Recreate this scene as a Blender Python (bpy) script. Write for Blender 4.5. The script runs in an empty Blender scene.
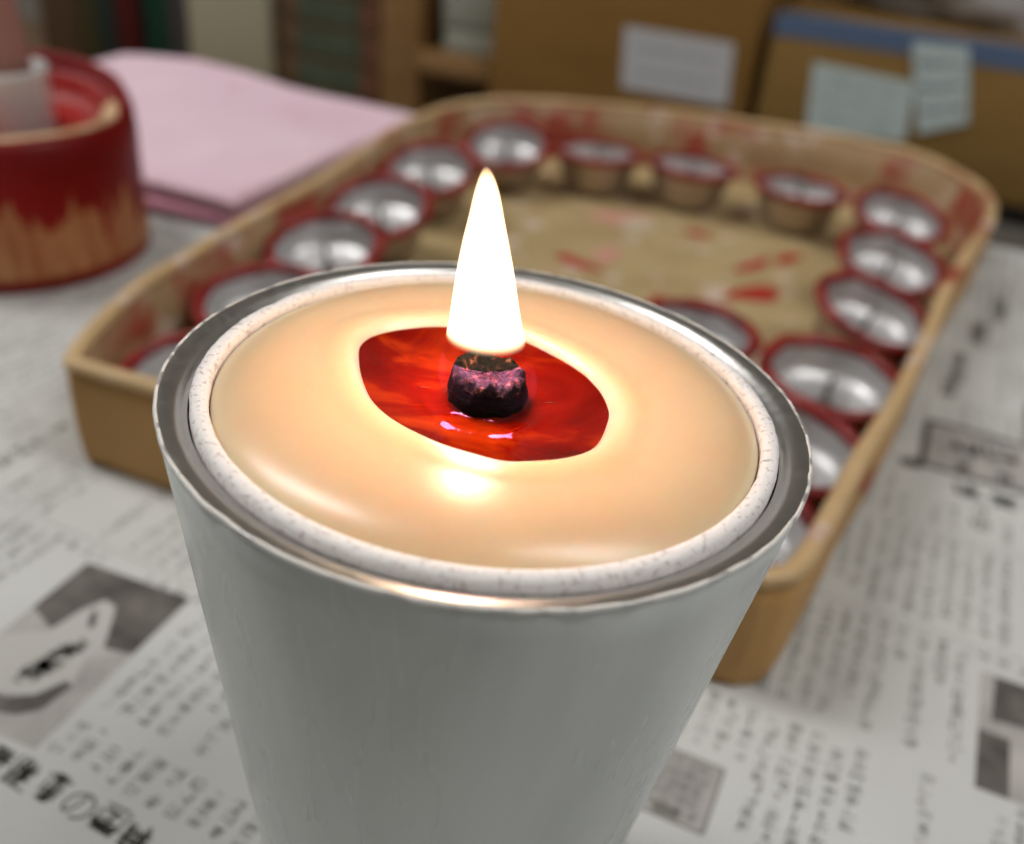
import bpy, bmesh, math, random
from mathutils import Vector, Matrix, noise
sc = bpy.context.scene
COL = sc.collection
R = math.radians
MM = 0.001

# ------------------------------------------------------------------ helpers
def mat(name, color=(.5, .5, .5), rough=.5, metal=0., **kw):
    m = bpy.data.materials.new(name); m.use_nodes = True
    b = m.node_tree.nodes['Principled BSDF']
    b.inputs['Base Color'].default_value = (*color, 1)
    b.inputs['Roughness'].default_value = rough
    b.inputs['Metallic'].default_value = metal
    for k, v in kw.items():
        b.inputs[k.replace('_', ' ')].default_value = v
    return m

def N(m, t, **kw):
    n = m.node_tree.nodes.new(t)
    for k, v in kw.items(): setattr(n, k, v)
    return n
def L(m, a, b): m.node_tree.links.new(a, b)
def P(m): return m.node_tree.nodes['Principled BSDF']

def coords(m, scale=(1, 1, 1), rot=(0, 0, 0)):
    tc = N(m, 'ShaderNodeTexCoord'); mp = N(m, 'ShaderNodeMapping')
    mp.inputs['Scale'].default_value = scale; mp.inputs['Rotation'].default_value = rot
    L(m, tc.outputs['Object'], mp.inputs[0]); return mp.outputs[0]

def nz(m, vec, scale, detail=4, rough=.55, dist=0):
    n = N(m, 'ShaderNodeTexNoise'); n.inputs['Scale'].default_value = scale
    n.inputs['Detail'].default_value = detail; n.inputs['Roughness'].default_value = rough
    n.inputs['Distortion'].default_value = dist
    L(m, vec, n.inputs['Vector']); return n.outputs['Fac']

def ramp(m, fac, stops):
    r = N(m, 'ShaderNodeValToRGB'); e = r.color_ramp.elements
    while len(e) < len(stops): e.new(.5)
    for i, (p, c) in enumerate(stops):
        e[i].position = p; e[i].color = (*c, 1) if len(c) == 3 else c
    L(m, fac, r.inputs[0]); return r.outputs[0]

def mix(m, fac, a, b):
    x = N(m, 'ShaderNodeMix', data_type='RGBA')
    if isinstance(fac, (int, float)): x.inputs[0].default_value = fac
    else: L(m, fac, x.inputs[0])
    for i, v in ((6, a), (7, b)):
        if isinstance(v, tuple): x.inputs[i].default_value = (*v, 1)
        else: L(m, v, x.inputs[i])
    return x.outputs[2]

def bump(m, h, strength=.3, dist=.001):
    b = N(m, 'ShaderNodeBump'); b.inputs['Strength'].default_value = strength
    b.inputs['Distance'].default_value = dist
    L(m, h, b.inputs['Height']); L(m, b.outputs[0], P(m).inputs['Normal'])

def mth(m, op, a, b=None, clamp=False):
    n = N(m, 'ShaderNodeMath', operation=op, use_clamp=clamp)
    for i, v in enumerate((a, b)):
        if v is None: continue
        if isinstance(v, (int, float)): n.inputs[i].default_value = v
        else: L(m, v, n.inputs[i])
    return n.outputs[0]

def smoothstep(m, v, lo, hi):
    n = N(m, 'ShaderNodeMapRange', interpolation_type='SMOOTHSTEP')
    n.inputs[1].default_value = lo; n.inputs[2].default_value = hi
    L(m, v, n.inputs[0]); return n.outputs[0]

def obj(name, verts, faces, m=None, parent=None, smooth=True, loc=None, angle=None):
    me = bpy.data.meshes.new(name)
    me.from_pydata([tuple(v) for v in verts], [], faces); me.update()
    if smooth:
        for p in me.polygons: p.use_smooth = True
        if angle:
            me.set_sharp_from_angle(angle=R(angle))
    o = bpy.data.objects.new(name, me); COL.objects.link(o)
    if m: me.materials.append(m)
    if parent: o.parent = parent
    if loc: o.location = loc
    return o

def empty(name, loc=(0, 0, 0), rot=(0, 0, 0)):
    o = bpy.data.objects.new(name, None); COL.objects.link(o)
    o.location = loc; o.rotation_euler = rot; o.empty_display_size = .01
    return o

def tag(o, label, cat, group=None, kind=None):
    o['label'] = label; o['category'] = cat
    if group: o['group'] = group
    if kind: o['kind'] = kind
    return o

def lathe(prof, n=96, close=False, wob=None):
    """prof: list of (r, z) metres -> verts, faces"""
    vs, fs, rings = [], [], []
    for (r, z) in prof:
        if r < 1e-9:
            rings.append([len(vs)]); vs.append((0, 0, z)); continue
        ring = []
        for i in range(n):
            a = 2 * math.pi * i / n
            rr, zz = (r, z) if wob is None else wob(r, z, a)
            ring.append(len(vs)); vs.append((rr * math.cos(a), rr * math.sin(a), zz))
        rings.append(ring)
    pairs = list(zip(rings, rings[1:]))
    if close: pairs.append((rings[-1], rings[0]))
    for a, b in pairs:
        for i in range(n):
            j = (i + 1) % n
            if len(a) == 1 and len(b) == 1: continue
            if len(a) == 1: fs.append((a[0], b[j], b[i]))
            elif len(b) == 1: fs.append((a[i], a[j], b[0]))
            else: fs.append((a[i], a[j], b[j], b[i]))
    return vs, fs

def fixn(o):
    bm = bmesh.new(); bm.from_mesh(o.data); bmesh.ops.recalc_face_normals(bm, faces=bm.faces)
    bm.to_mesh(o.data); bm.free(); return o

def rbox(name, x0, x1, y0, y1, z0, z1, m, parent=None, bev=.002, seg=2):
    bm = bmesh.new(); bmesh.ops.create_cube(bm, size=1)
    for v in bm.verts:
        v.co = Vector(((x0 + x1) / 2 + v.co.x * (x1 - x0), (y0 + y1) / 2 + v.co.y * (y1 - y0), (z0 + z1) / 2 + v.co.z * (z1 - z0)))
    if bev: bmesh.ops.bevel(bm, geom=list(bm.edges), offset=bev, segments=seg, profile=.5, affect='EDGES')
    me = bpy.data.meshes.new(name); bm.to_mesh(me); bm.free()
    for p in me.polygons: p.use_smooth = True
    me.set_sharp_from_angle(angle=R(35))
    if m: me.materials.append(m)
    o = bpy.data.objects.new(name, me); COL.objects.link(o)
    if parent: o.parent = parent
    return o

# ------------------------------------------------------------------ camera
H = .151
pitch, roll = R(31.5), R(5.5)
fw = Vector((0, math.cos(pitch), -math.sin(pitch))); rt0 = Vector((1, 0, 0)); up0 = rt0.cross(fw)
rt = math.cos(roll) * rt0 + math.sin(roll) * up0
up = -math.sin(roll) * rt0 + math.cos(roll) * up0
cd = bpy.data.cameras.new('camera'); cam = bpy.data.objects.new('camera', cd); COL.objects.link(cam)
cam.matrix_world = Matrix(((rt.x, up.x, -fw.x, 0), (rt.y, up.y, -fw.y, 0), (rt.z, up.z, -fw.z, H), (0, 0, 0, 1)))
cd.sensor_width = 36; cd.lens = 970 / 1024 * 36; cd.clip_start = .005; cd.clip_end = 20
cd.dof.use_dof = True; cd.dof.focus_distance = .1015; cd.dof.aperture_fstop = 14.5
sc.camera = cam
sc.view_settings.view_transform = 'Standard'; sc.view_settings.look = 'None'
sc.view_settings.gamma = 1; sc.view_settings.use_curve_mapping = False
sc.view_settings.exposure = .1
sc.cycles.use_denoising = True
sc.cycles.max_bounces = 10; sc.cycles.volume_bounces = 0; sc.cycles.transparent_max_bounces = 12
sc.cycles.sample_clamp_indirect = 4
try: sc.cycles.volume_step_rate = 1.0
except Exception: pass

# ------------------------------------------------------------------ directions of the table (turned by -19 degrees)
TA = R(-19.0)
U = Vector((math.cos(TA), math.sin(TA), 0)); NV = Vector((-math.sin(TA), math.cos(TA), 0))
def W(u, n, z): return U * u + NV * n + Vector((0, 0, z))

# ------------------------------------------------------------------ materials
M = {}
# newspaper
m = M['paper'] = mat('newsprint', (.6, .6, .575), .85)
v = coords(m); f = nz(m, v, 18, 5); L(m, ramp(m, f, [(.3, (.565, .57, .555)), (.7, (.625, .63, .615))]), P(m).inputs['Base Color'])
bump(m, nz(m, v, 60, 3), .25, .0006)
M['ink'] = mat('ink', (.21, .205, .185), .8)
M['ink_soft'] = mat('ink_soft', (.17, .165, .15), .8)
M['ink_dark'] = mat('ink_dark', (.07, .065, .055), .8)
m = M['photo_dark'] = mat('halftone_dark', (.085, .075, .065), .8)
v = coords(m); L(m, ramp(m, nz(m, v, 120, 4), [(.3, (.06, .052, .045)), (.7, (.17, .155, .14))]), P(m).inputs['Base Color'])
m = M['photo_mid'] = mat('halftone_mid', (.38, .36, .345), .8)
v = coords(m); L(m, ramp(m, nz(m, v, 80, 4), [(.3, (.33, .31, .30)), (.7, (.5, .48, .46))]), P(m).inputs['Base Color'])
M['photo_light'] = mat('halftone_light', (.52, .51, .49), .8)
# tray
m = M['card'] = mat('tray_cardboard', (.45, .31, .17), .62)
v = coords(m)
base = ramp(m, nz(m, v, 22, 5), [(.3, (.38, .205, .065)), (.7, (.52, .295, .105))])
P(m).inputs['Specular IOR Level'].default_value = .35
L(m, base, P(m).inputs['Base Color']); bump(m, nz(m, v, 90, 3), .3, .0008)
def stained(name, c0, c1, lo, hi, sc1=34, paled=True):
    m = mat(name, c0, .5)
    v = coords(m)
    b = ramp(m, nz(m, v, 30, 5), [(.3, c0), (.7, c1)])
    if paled:
        w = smoothstep(m, nz(m, coords(m, (1.3, 1.3, 1.3), (0, 0, 2)), 44, 3), .58, .68)
        b = mix(m, mth(m, 'MULTIPLY', w, .7), b, (.72, .56, .50))
    r = smoothstep(m, nz(m, coords(m, (1, 1, 1), (.4, .2, 1)), sc1, 4, .6, .4), lo, hi)
    b = mix(m, mth(m, 'MULTIPLY', r, .9), b, (.33, .035, .02))
    L(m, b, P(m).inputs['Base Color']); bump(m, nz(m, v, 140, 3), .3, .0008)
    return m
M['card_stained'] = stained('tray_wax_stained', (.34, .22, .11), (.46, .31, .17), .46, .62)
M['card_rim'] = stained('tray_rim', (.50, .33, .155), (.66, .46, .25), .56, .70, 30)
M['card_floor'] = stained('tray_floor', (.38, .27, .13), (.50, .38, .20), .62, .74, 40)
# tin
m = M['tin'] = mat('bare_tin', (.66, .66, .67), .3, .85)
v = coords(m); f = nz(m, v, 160, 3); L(m, ramp(m, f, [(.3, (.36,) * 3), (.7, (.52,) * 3)]), P(m).inputs['Roughness'])
bump(m, nz(m, v, 220, 2), .15, .0004)
M['tin_out'] = mat('tin_outer', (.46, .38, .31), .42, .75)
M['tin_floor'] = mat('tin_floor', (.70, .71, .72), .38, .85)
m = M['red_rim'] = mat('red_wax_rim', (.30, .02, .018), .38)
v = coords(m); L(m, ramp(m, nz(m, v, 110, 4), [(.3, (.13, .004, .005)), (.60, (.30, .014, .012)), (.85, (.42, .12, .10))]), P(m).inputs['Base Color'])
bump(m, nz(m, v, 150, 3), .5, .001)
M['pin'] = mat('wick_pin', (.10, .09, .085), .5)
M['wax_red'] = mat('wax_red_drop', (.42, .03, .02), .35)
M['wax_white'] = mat('wax_white_drop', (.58, .50, .38), .4)
M['wax_pinkish'] = mat('wax_pink_drop', (.62, .30, .24), .4)

# holder paint
m = M['paint'] = mat('pale_grey_paint', (.60, .63, .62), .27)
P(m).inputs['Specular IOR Level'].default_value = .6
v = coords(m, (1, 1, .12)); f = nz(m, v, 120, 5)
L(m, ramp(m, f, [(.35, (.62, .665, .675)), (.65, (.70, .745, .755))]), P(m).inputs['Base Color'])
L(m, ramp(m, nz(m, v, 90, 4), [(.3, (.20,) * 3), (.7, (.34,) * 3)]), P(m).inputs['Roughness'])
m = M['alu'] = mat('bare_aluminium', (.60, .59, .575), .3, 1.)
v = coords(m, (1, 1, 1)); L(m, ramp(m, nz(m, v, 900, 3), [(.35, (.30,) * 3), (.7, (.38,) * 3)]), P(m).inputs['Roughness'])
bump(m, nz(m, v, 700, 3), .04, .0001)
# chipped rim edge: paint left in flakes over metal
m = M['rim_edge'] = mat('chipped_rim', (.8, .8, .78), .4)
v = coords(m); ch = smoothstep(m, nz(m, v, 420, 5, .6), .53, .57)
L(m, mix(m, ch, (.74, .74, .72), (.60, .60, .60)), P(m).inputs['Base Color'])
L(m, mth(m, 'MULTIPLY', ch, .7), P(m).inputs['Metallic'])
bump(m, nz(m, v, 420, 5, .6), .6, .0003)
m = M['liner'] = mat('white_porous_liner', (.82, .80, .79), .8)
v = coords(m)
sp = smoothstep(m, nz(m, v, 1500, 2, .6), .57, .64)
big = smoothstep(m, nz(m, coords(m, (1, 1, 1), (.3, .8, 0)), 420, 4, .7), .64, .68)
c = mix(m, sp, (.88, .85, .85), (.66, .58, .57))
L(m, mix(m, big, c, (.42, .41, .42)), P(m).inputs['Base Color'])
bump(m, nz(m, v, 1400, 3), .5, .0003)
# candle wax
m = M['wax'] = mat('peach_wax', (.86, .56, .29), .3)
b = P(m); b.subsurface_method = 'RANDOM_WALK'
b.inputs['Subsurface Weight'].default_value = 1.0
b.inputs['Subsurface Radius'].default_value = (1.0, .50, .25)
b.inputs['Subsurface Scale'].default_value = .009
b.inputs['Specular IOR Level'].default_value = .5; b.inputs['Coat Weight'].default_value = .38; b.inputs['Coat Roughness'].default_value = .28; b.inputs['Coat IOR'].default_value = 1.6
v = coords(m); f = nz(m, v, 70, 3)
c = ramp(m, f, [(.35, (.90, .575, .345)), (.65, (.95, .615, .375))])
dots = N(m, 'ShaderNodeTexVoronoi'); dots.inputs['Scale'].default_value = 75; L(m, v, dots.inputs['Vector'])
d = smoothstep(m, dots.outputs['Distance'], .018, .026)
L(m, mix(m, d, (.10, .04, .02), c), b.inputs['Base Color'])
bump(m, nz(m, v, 110, 2), .12, .0008)
m = M['pool'] = mat('molten_red_wax', (.60, .022, .004), .04)
b = P(m); b.inputs['Coat Weight'].default_value = .0
b.inputs['Specular IOR Level'].default_value = .42; b.inputs['Subsurface Weight'].default_value = .1; b.inputs['Subsurface Radius'].default_value = (1, .15, .05); b.inputs['Subsurface Scale'].default_value = .003
v = coords(m, (1, 1, 1), (0, 0, .5)); f = nz(m, v, 90, 3, .5, 1.2)
L(m, ramp(m, f, [(.3, (.08, .0012, .0001)), (.5, (.13, .0030, .0002)), (.72, (.30, .028, .002))]), b.inputs['Base Color'])
bump(m, nz(m, coords(m), 160, 2), .10, .0006)
m = M['char'] = mat('charred_wick', (.008, .007, .007), .7, Specular_IOR_Level=.15)
v = coords(m); bump(m, nz(m, v, 900, 6, .7), 1., .0007)
L(m, ramp(m, nz(m, v, 1100, 4), [(.46, (.003, .0025, .003)), (.60, (.022, .009, .006)), (.76, (.26, .09, .05))]), P(m).inputs['Base Color'])
m = M['char_side'] = mat('charred_wick_side', (.0035, .0025, .0035), .55, Specular_IOR_Level=.10)
bump(m, nz(m, coords(m, (1, 1, 4)), 420, 5, .6), .9, .0006)
M['meniscus'] = mat('wax_meniscus', (.36, .012, .004), .05, Coat_Weight=.8)

# ------------------------------------------------------------------ the room (set back, behind and above)
room = []
m = M['wallm'] = mat('wall_paint', (.78, .78, .76), .9); bump(m, nz(m, coords(m), 40, 3), .1, .001)
m = M['floorm'] = mat('floor_vinyl', (.20, .17, .14), .5)
L(m, ramp(m, nz(m, coords(m), 6, 5), [(.3, (.25, .23, .20)), (.7, (.34, .31, .28))]), P(m).inputs['Base Color'])
M['ceilm'] = mat('ceiling_paint', (.7, .7, .68), .9)
def shell(name, u0, u1, n0, n1, z0, z1, m):
    o = rbox(name, u0, u1, n0, n1, z0, z1, m, None, 0); o.rotation_euler = (0, 0, TA); o['kind'] = 'structure'; return o
shell('floor', -2.2, 2.2, -1.9, 1.6, -.76, -.72, M['floorm'])
shell('ceiling', -2.2, 2.2, -1.9, 1.6, 1.70, 1.74, M['ceilm'])
M['wallb'] = mat('darkened_back_wall', (.21, .19, .165), .8)  # unseen back wall coloured dark to dim reflections in the pool and lip
shell('wall_back', -2.2, 2.2, 1.55, 1.6, -.72, 1.70, M['wallb'])
shell('wall_front', -2.2, 2.2, -1.9, -1.85, -.72, 1.70, M['wallm'])
shell('wall_left', -2.2, -2.15, -1.85, 1.55, -.72, 1.70, M['wallm'])
shell('wall_right', 2.15, 2.2, -1.85, 1.55, -.72, 1.70, M['wallm'])

# ------------------------------------------------------------------ table
m = M['tablem'] = mat('table_laminate', (.30, .26, .21), .5)
L(m, ramp(m, nz(m, coords(m, (1, 8, 1)), 12, 4), [(.3, (.24, .20, .16)), (.7, (.34, .29, .23))]), P(m).inputs['Base Color'])
tb = tag(empty('work_table', (0, 0, 0), (0, 0, TA)), 'low work table under the newspapers, only its far edge showing', 'table')
rbox('tabletop', -.462, .55, .012, .4895, -.0252, -.0002, M['tablem'], tb, .003)
for su in (-.43, .51):
    for sn in (.05, .45):
        rbox('leg', su - .02, su + .02, sn - .02, sn + .02, -.72, -.0252, M['tablem'], tb, .003)

# ------------------------------------------------------------------ newspaper
rnd = random.Random(7)
class Print:
    def __init__(s): s.v = []; s.f = []
    def quad(s, pts, z):
        i = len(s.v); s.v += [(x, y, z) for x, y in pts]; s.f.append(tuple(range(i, i + len(pts))))
    def stroke(s, x0, y0, x1, y1, w, z):
        dx, dy = x1 - x0, y1 - y0; l = math.hypot(dx, dy) or 1e-9; px, py = -dy / l * w / 2, dx / l * w / 2
        s.quad([(x0 + px, y0 + py), (x1 + px, y1 + py), (x1 - px, y1 - py), (x0 - px, y0 - py)], z)
    def glyph(s, cx, cy, g, z, dens=None, wt=.09):
        k = rnd.choice((2, 3, 4, 5, 6, 7)) if dens is None else dens
        for _ in range(k):
            if rnd.random() < .5:
                y = cy + rnd.uniform(-.45, .45) * g; a = rnd.uniform(.2, .48) * g; s.stroke(cx - a, y, cx + a, y + rnd.uniform(-.05, .05) * g, g * wt, z)
            else:
                x = cx + rnd.uniform(-.4, .4) * g; a = rnd.uniform(.2, .48) * g; s.stroke(x, cy - a, x + rnd.uniform(-.15, .15) * g, cy + a, g * wt, z)
    def build(s, name, m, parent):
        return obj(name, s.v, s.f, m, parent, smooth=False)

def sheet(name, ang, x0, x1, y0, y1, zt, label, origin, skip, holes, col_pitch=.0043, dan=.0385, gap=.0035, gl=.0030, seed=3):
    """a sheet in its own frame; text set in vertical columns in rows"""
    rnd.seed(seed)
    root = tag(empty(name, (*origin, zt), (0, 0, ang)), label, 'newspaper', 'newspaper sheets covering the table')
    vs, fs = [], []; nx, ny = 40, 40
    for j in range(ny + 1):
        for i in range(nx + 1): vs.append((x0 + (x1 - x0) * i / nx, y0 + (y1 - y0) * j / ny, 0))
    for j in range(ny):
        for i in range(nx):
            a = j * (nx + 1) + i; fs.append((a, a + 1, a + nx + 2, a + nx + 1))
    n0 = len(vs); vs += [(x, y, -.00008) for x, y, z in vs[:n0]]; fs += [tuple(q + n0 for q in reversed(f)) for f in fs[:]]
    b = list(range(nx + 1)) + [j * (nx + 1) + nx for j in range(1, ny + 1)] + [ny * (nx + 1) + i for i in range(nx - 1, -1, -1)] + [j * (nx + 1) for j in range(ny - 1, 0, -1)]
    for k in range(len(b)): a, c = b[k], b[(k + 1) % len(b)]; fs.append((a, a + n0, c + n0, c))
    obj('paper_sheet', vs, fs, M['paper'], root, smooth=False)
    pr = Print(); z = .00003
    y = y1 - .008; row = 0
    while y - dan > y0:
        x = x1 - .006; blank = 0; bold = 0
        while x > x0 + .004:
            if blank > 0: blank -= 1; x -= col_pitch; continue
            q = rnd.random()
            if q < .035: blank = rnd.choice((1, 2)); x -= col_pitch; continue
            if q < .055:                                      # small headline, two columns wide
                yy = y - .002
                for _ in range(rnd.randint(4, 7)):
                    X, Y = x - col_pitch * .5, yy - .003
                    if not hit(X, Y, holes) and not skip(X, Y): pr.glyph(X, Y, .0055, z, rnd.randint(4, 7), .13)
                    yy -= .0063
                x -= col_pitch * 2.3; continue
            yy = y; end = y - dan if rnd.random() < .75 else y - dan * rnd.uniform(.35, .95)
            if rnd.random() < .12: yy -= gl
            while yy - gl > end:
                X, Y = x, yy - gl / 2
                if not hit(X, Y, holes) and not skip(X, Y): pr.glyph(X, Y, gl, z)
                yy -= gl * 1.03
            x -= col_pitch
        y -= dan + gap; row += 1
        if rnd.random() < .5:
            a = x1 - .006; step = .004
            while a > x0 + .004:
                if not hit(a, y + gap / 2, holes): pr.stroke(a, y + gap / 2, a - step, y + gap / 2, .00025, z)
                a -= step
    pr.build('printed_text', M['ink'], root)
    return root

def hit(x, y, holes):
    return any(a <= x <= b and c <= y <= d for a, b, c, d in holes)

def to_local(P_, org, ang):
    dx, dy = P_[0] - org[0], P_[1] - org[1]; c, s = math.cos(-ang), math.sin(-ang)
    return (dx * c - dy * s, dx * s + dy * c)
def from_local(x, y, org, ang):
    c, s = math.cos(ang), math.sin(ang); return (org[0] + x * c - y * s, org[1] + x * s + y * c)

# tray outline (outer face, at rim height), metres
TRAY = [(-111, 205.5), (-113, 224), (-112, 251), (-105, 283), (-99, 307), (-81, 372), (-65, 445), (-45, 494), (-12, 519), (40, 526), (77, 524), (120, 514),
        (160, 504), (188, 486), (199, 458), (200, 426), (189, 392), (169, 356), (144, 311), (128, 277), (111, 243), (101, 224), (85, 196), (73, 173), (61, 152), (54, 147.5), (45, 149), (0, 164), (-50, 183), (-88, 197), (-105, 203)]
TRAY = [(x * MM, y * MM) for x, y in TRAY]
def catmull(pts, k=5):
    out = []; n = len(pts)
    for i in range(n):
        p0, p1, p2, p3 = (Vector(pts[(i + j - 1) % n]) for j in range(4))
        for s in range(k):
            t = s / k
            out.append(.5 * ((2 * p1) + (-p0 + p2) * t + (2 * p0 - 5 * p1 + 4 * p2 - p3) * t * t + (-p0 + 3 * p1 - 3 * p2 + p3) * t ** 3))
    return out
def inpoly(x, y, poly):
    c = False; j = len(poly) - 1
    for i in range(len(poly)):
        xi, yi = poly[i]; xj, yj = poly[j]
        if (yi > y) != (yj > y) and x < (xj - xi) * (y - yi) / (yj - yi) + xi: c = not c
        j = i
    return c
TRAY_IN = [(x * .93 + .004, (y - .33) * .93 + .33) for x, y in TRAY]

def skip_for(org, ang, x_lim=None):
    def f(x, y):
        X, Y = from_local(x, y, org, ang)
        return inpoly(X, Y, TRAY_IN) or math.hypot(X + .006, Y - .093) < .018
    return f

A2 = R(-22); OR = (-.006, .093)
# right hand sheet: left edge runs under the holder and the tray
holesR = []
def hR(a, b, c, d): holesR.append((a, b, c, d))
def loc2(p): return to_local(p, OR, A2)
# reserved areas given by world points
def rect(p, q, *r):
    L_ = [loc2(t) for t in (p, q) + r]; xs = [t[0] for t in L_]; ys = [t[1] for t in L_]; return (min(xs), max(xs), min(ys), max(ys))
banner = rect((.133, .272), (.122, .245)); banner = (banner[0], banner[0] + .11, banner[2], banner[3])
ph2 = rect((.114, .158), (.096, .128)); ph2 = (ph2[0], ph2[1] + .05, ph2[2], ph2[3])
boxt = rect((.035, .128), (.045, .126), (.041, .114), (.030, .116))
boxt = (boxt[0] - .001, boxt[1] + .001, boxt[2], boxt[3] + .001)
for h_ in (banner, ph2, boxt): holesR.append((h_[0] - .002, h_[1] + .002, h_[2] - .002, h_[3] + .002))
holesR.append((banner[0] - .005, banner[1], banner[2] - .017, banner[2] - .002))
rs = sheet('newspaper', A2, 0.0, .50, -.07, .4135, .0001, 'newspaper sheet right of the grey holder, with a boxed banner and small print', OR, skip_for(OR, A2), holesR, seed=11)
# extras on right sheet
pr = Print(); z = .00004
def frame(pr, b, w):
    x0, x1, y0, y1 = b
    for p in ((x0, y0, x1, y0), (x1, y0, x1, y1), (x1, y1, x0, y1), (x0, y1, x0, y0)): pr.stroke(*p, w, z)
frame(pr, banner, .0022); pb = Print(); frame(pb, boxt, .0006)
rnd.seed(5)
x = banner[0] + .012
while x < banner[1] - .004:
    pr.glyph(x, (banner[2] + banner[3]) / 2 + .003, .010, z, 8, .12)
    pr.glyph(x, banner[2] + .005, .007, z, 6, .14); x += .0105
x = banner[0] + .014
while x < banner[1]:
    pr.glyph(x, banner[2] - .007, .0085, z, 7, .15); x += .0092
y = boxt[3] - .002
while y > boxt[2] + .001:
    x = boxt[0] + .002
    while x < boxt[1] - .001: pb.glyph(x, y, .0024, z, rnd.randint(3, 6), .12); x += .0026
    y -= .0028
pb.quad([(boxt[0] + .003, boxt[2] + .0005), (boxt[0] + .008, boxt[2] + .0005), (boxt[0] + .008, boxt[2] + .003), (boxt[0] + .003, boxt[2] + .003)], z)
pr.quad([loc2(p) for p in ((.1165, .2475), (.1225, .2465), (.1215, .2420), (.1155, .2430))][::-1], z)
pr.build('printed_banner', M['ink_dark'], rs); pb.build('printed_notice', M['ink'], rs)
pp = Print(); pp.quad([(banner[0] + .001, banner[2] + .001), (banner[1], banner[2] + .001), (banner[1], banner[3] - .001), (banner[0] + .001, banner[3] - .001)], .00002)
pp.build('banner_tint', M['photo_mid'], rs); pp = Print(); pp.quad([(boxt[0], boxt[2]), (boxt[1], boxt[2]), (boxt[1], boxt[3]), (boxt[0], boxt[3])], .00002)
pp.build('notice_tint', M['photo_mid'], rs)
ph = Print(); rnd.seed(31)
for wx, wy, k_, g_ in ((.178, .352, 3, .008), (.160, .322, 4, .0065), (.196, .378, 3, .008), (.148, .298, 2, .006), (.172, .285, 3, .009)):
    q = loc2((wx, wy))
    for i_ in range(k_): ph.glyph(q[0], q[1] - i_ * g_ * 1.05, g_, z, 9, .14)
ph.build('printed_headings', M['ink'], rs)
pd = Print(); a, b, c, d = ph2; mid = (c + d) / 2
pd.quad([(a + .0025, mid + .003), (a + .010, mid + .004), (a + .022, mid + .006), (a + .035, mid + .010), (a + .035, d), (a + .003, d)], .00003)
pd.quad([(a, c), (a + .0062, c), (a + .0062, mid - .001), (a, mid - .001)], .00003)
pd.quad([(a + .010, c), (a + .030, c), (a + .028, c + .006), (a + .013, c + .009)], .00003)
pd.build('printed_photograph', M['photo_dark'], rs)
pm = Print(); pm.quad([(a, c), (b, c), (b, d), (a, d)], .00002); pm.build('photograph_background', M['photo_mid'], rs)

# left hand sheet, turned a little less
A3 = R(-22.6); OL = (-.006, .093)
def ll(p): return to_local(p, OL, A3)
def brect(*ps):
    q = [ll(p) for p in ps]; return (min(t[0] for t in q), max(t[0] for t in q), min(t[1] for t in q), max(t[1] for t in q))
phL = [(-.0945, .1655), (-.068, .158), (-.0765, .1345), (-.0815, .1145), (-.108, .124), (-.104, .1455)]
hb = ll((-.0562, .1000))
holesL = [brect((-.094, .167), (-.0675, .158), (-.0815, .1145), (-.12, .125)), (-.25, hb[0] + .03, hb[1] - .008, hb[1] + .0065),
          (-.25, hb[0] + .06, hb[1] - .05, hb[1] - .008)]
ls = sheet('newspaper', A3, -.385, -.0003, -.07, .385, .0001, 'newspaper sheet left of the grey holder, with a printed photograph and large headline', OL, skip_for(OL, A3), holesL, dan=.034, col_pitch=.0046, seed=23)
pm = Print()
def poly(pr_, pts, z): pr_.quad([ll((x * MM, y * MM)) for x, y in pts], z)
poly(pm, [(-93.3, 167.3), (-66.9, 158.9), (-81.2, 115.9), (-108, 124.5), (-106, 130)], .00002); pm.build('photograph_background', M['photo_mid'], ls)
pd = Print()
poly(pd, [(-98.6, 151.8), (-93.3, 167.3), (-66.9, 158.9), (-72.9, 141.0), (-79.5, 142.1), (-82, 149), (-85.8, 148.7), (-91.7, 145.7)], .00003)
pd.build('printed_photograph', M['photo_dark'], ls)
plt = Print()
poly(plt, [(-92.1, 145.7), (-88.2, 152.3), (-84.6, 156.0), (-81.6, 154.0), (-80.7, 149.7), (-79.4, 142.4), (-81.4, 137.9), (-81.5, 132.0), (-87.1, 128.4), (-97.8, 128.3), (-106, 132), (-106, 141.1)], .00004)
plt.build('photograph_figure', M['photo_light'], ls)
pa = Print(); poly(pa, [(-97.4, 123.9), (-88.5, 123.2), (-84.2, 125.0), (-81.1, 131.5), (-82.9, 132.6), (-87.1, 128.4), (-91.5, 127.4), (-99.7, 128.1)], .00005); pa.build('photograph_curve', M['photo_dark'], ls)
pa = Print(); poly(pa, [(-85.2, 148.1), (-86.0, 152.0), (-85.0, 152.8), (-83.6, 148.4), (-84.2, 146.8)], .00005); pa.build('photograph_accent', M['photo_dark'], ls)
ps_ = Print(); rnd.seed(9)
for i in range(26):
    t = rnd.random(); q = ll(((-91 + 7 * t + rnd.uniform(-1.5, 1.5)) * MM, (133 + 9 * t + rnd.uniform(-2, 2)) * MM)); ps_.glyph(q[0], q[1], .003, .00005, 4, .2)
ps_.build('photograph_shading', M['ink'], ls)
hl = Print(); rnd.seed(4)
x = hb[0] - .0005
k = 0; g = .0062; no_at = None
while x > -.20:
    if k == 2: no_at = x
    else: 
        hl.glyph(x, hb[1] + (.0006 if k else 0), g, .00004, 10, .10); hl.glyph(x, hb[1], g * .8, .00004, 3, .12)
    x -= g * 1.06; k += 1
hl.build('printed_headline', M['ink'], ls)
cu = bpy.data.curves.new('headline_character', 'FONT'); cu.body = '\u306e'; cu.size = .0072; cu.align_x = 'CENTER'; cu.align_y = 'CENTER'
to = bpy.data.objects.new('headline_character', cu); COL.objects.link(to)
bpy.context.view_layer.update()
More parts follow.
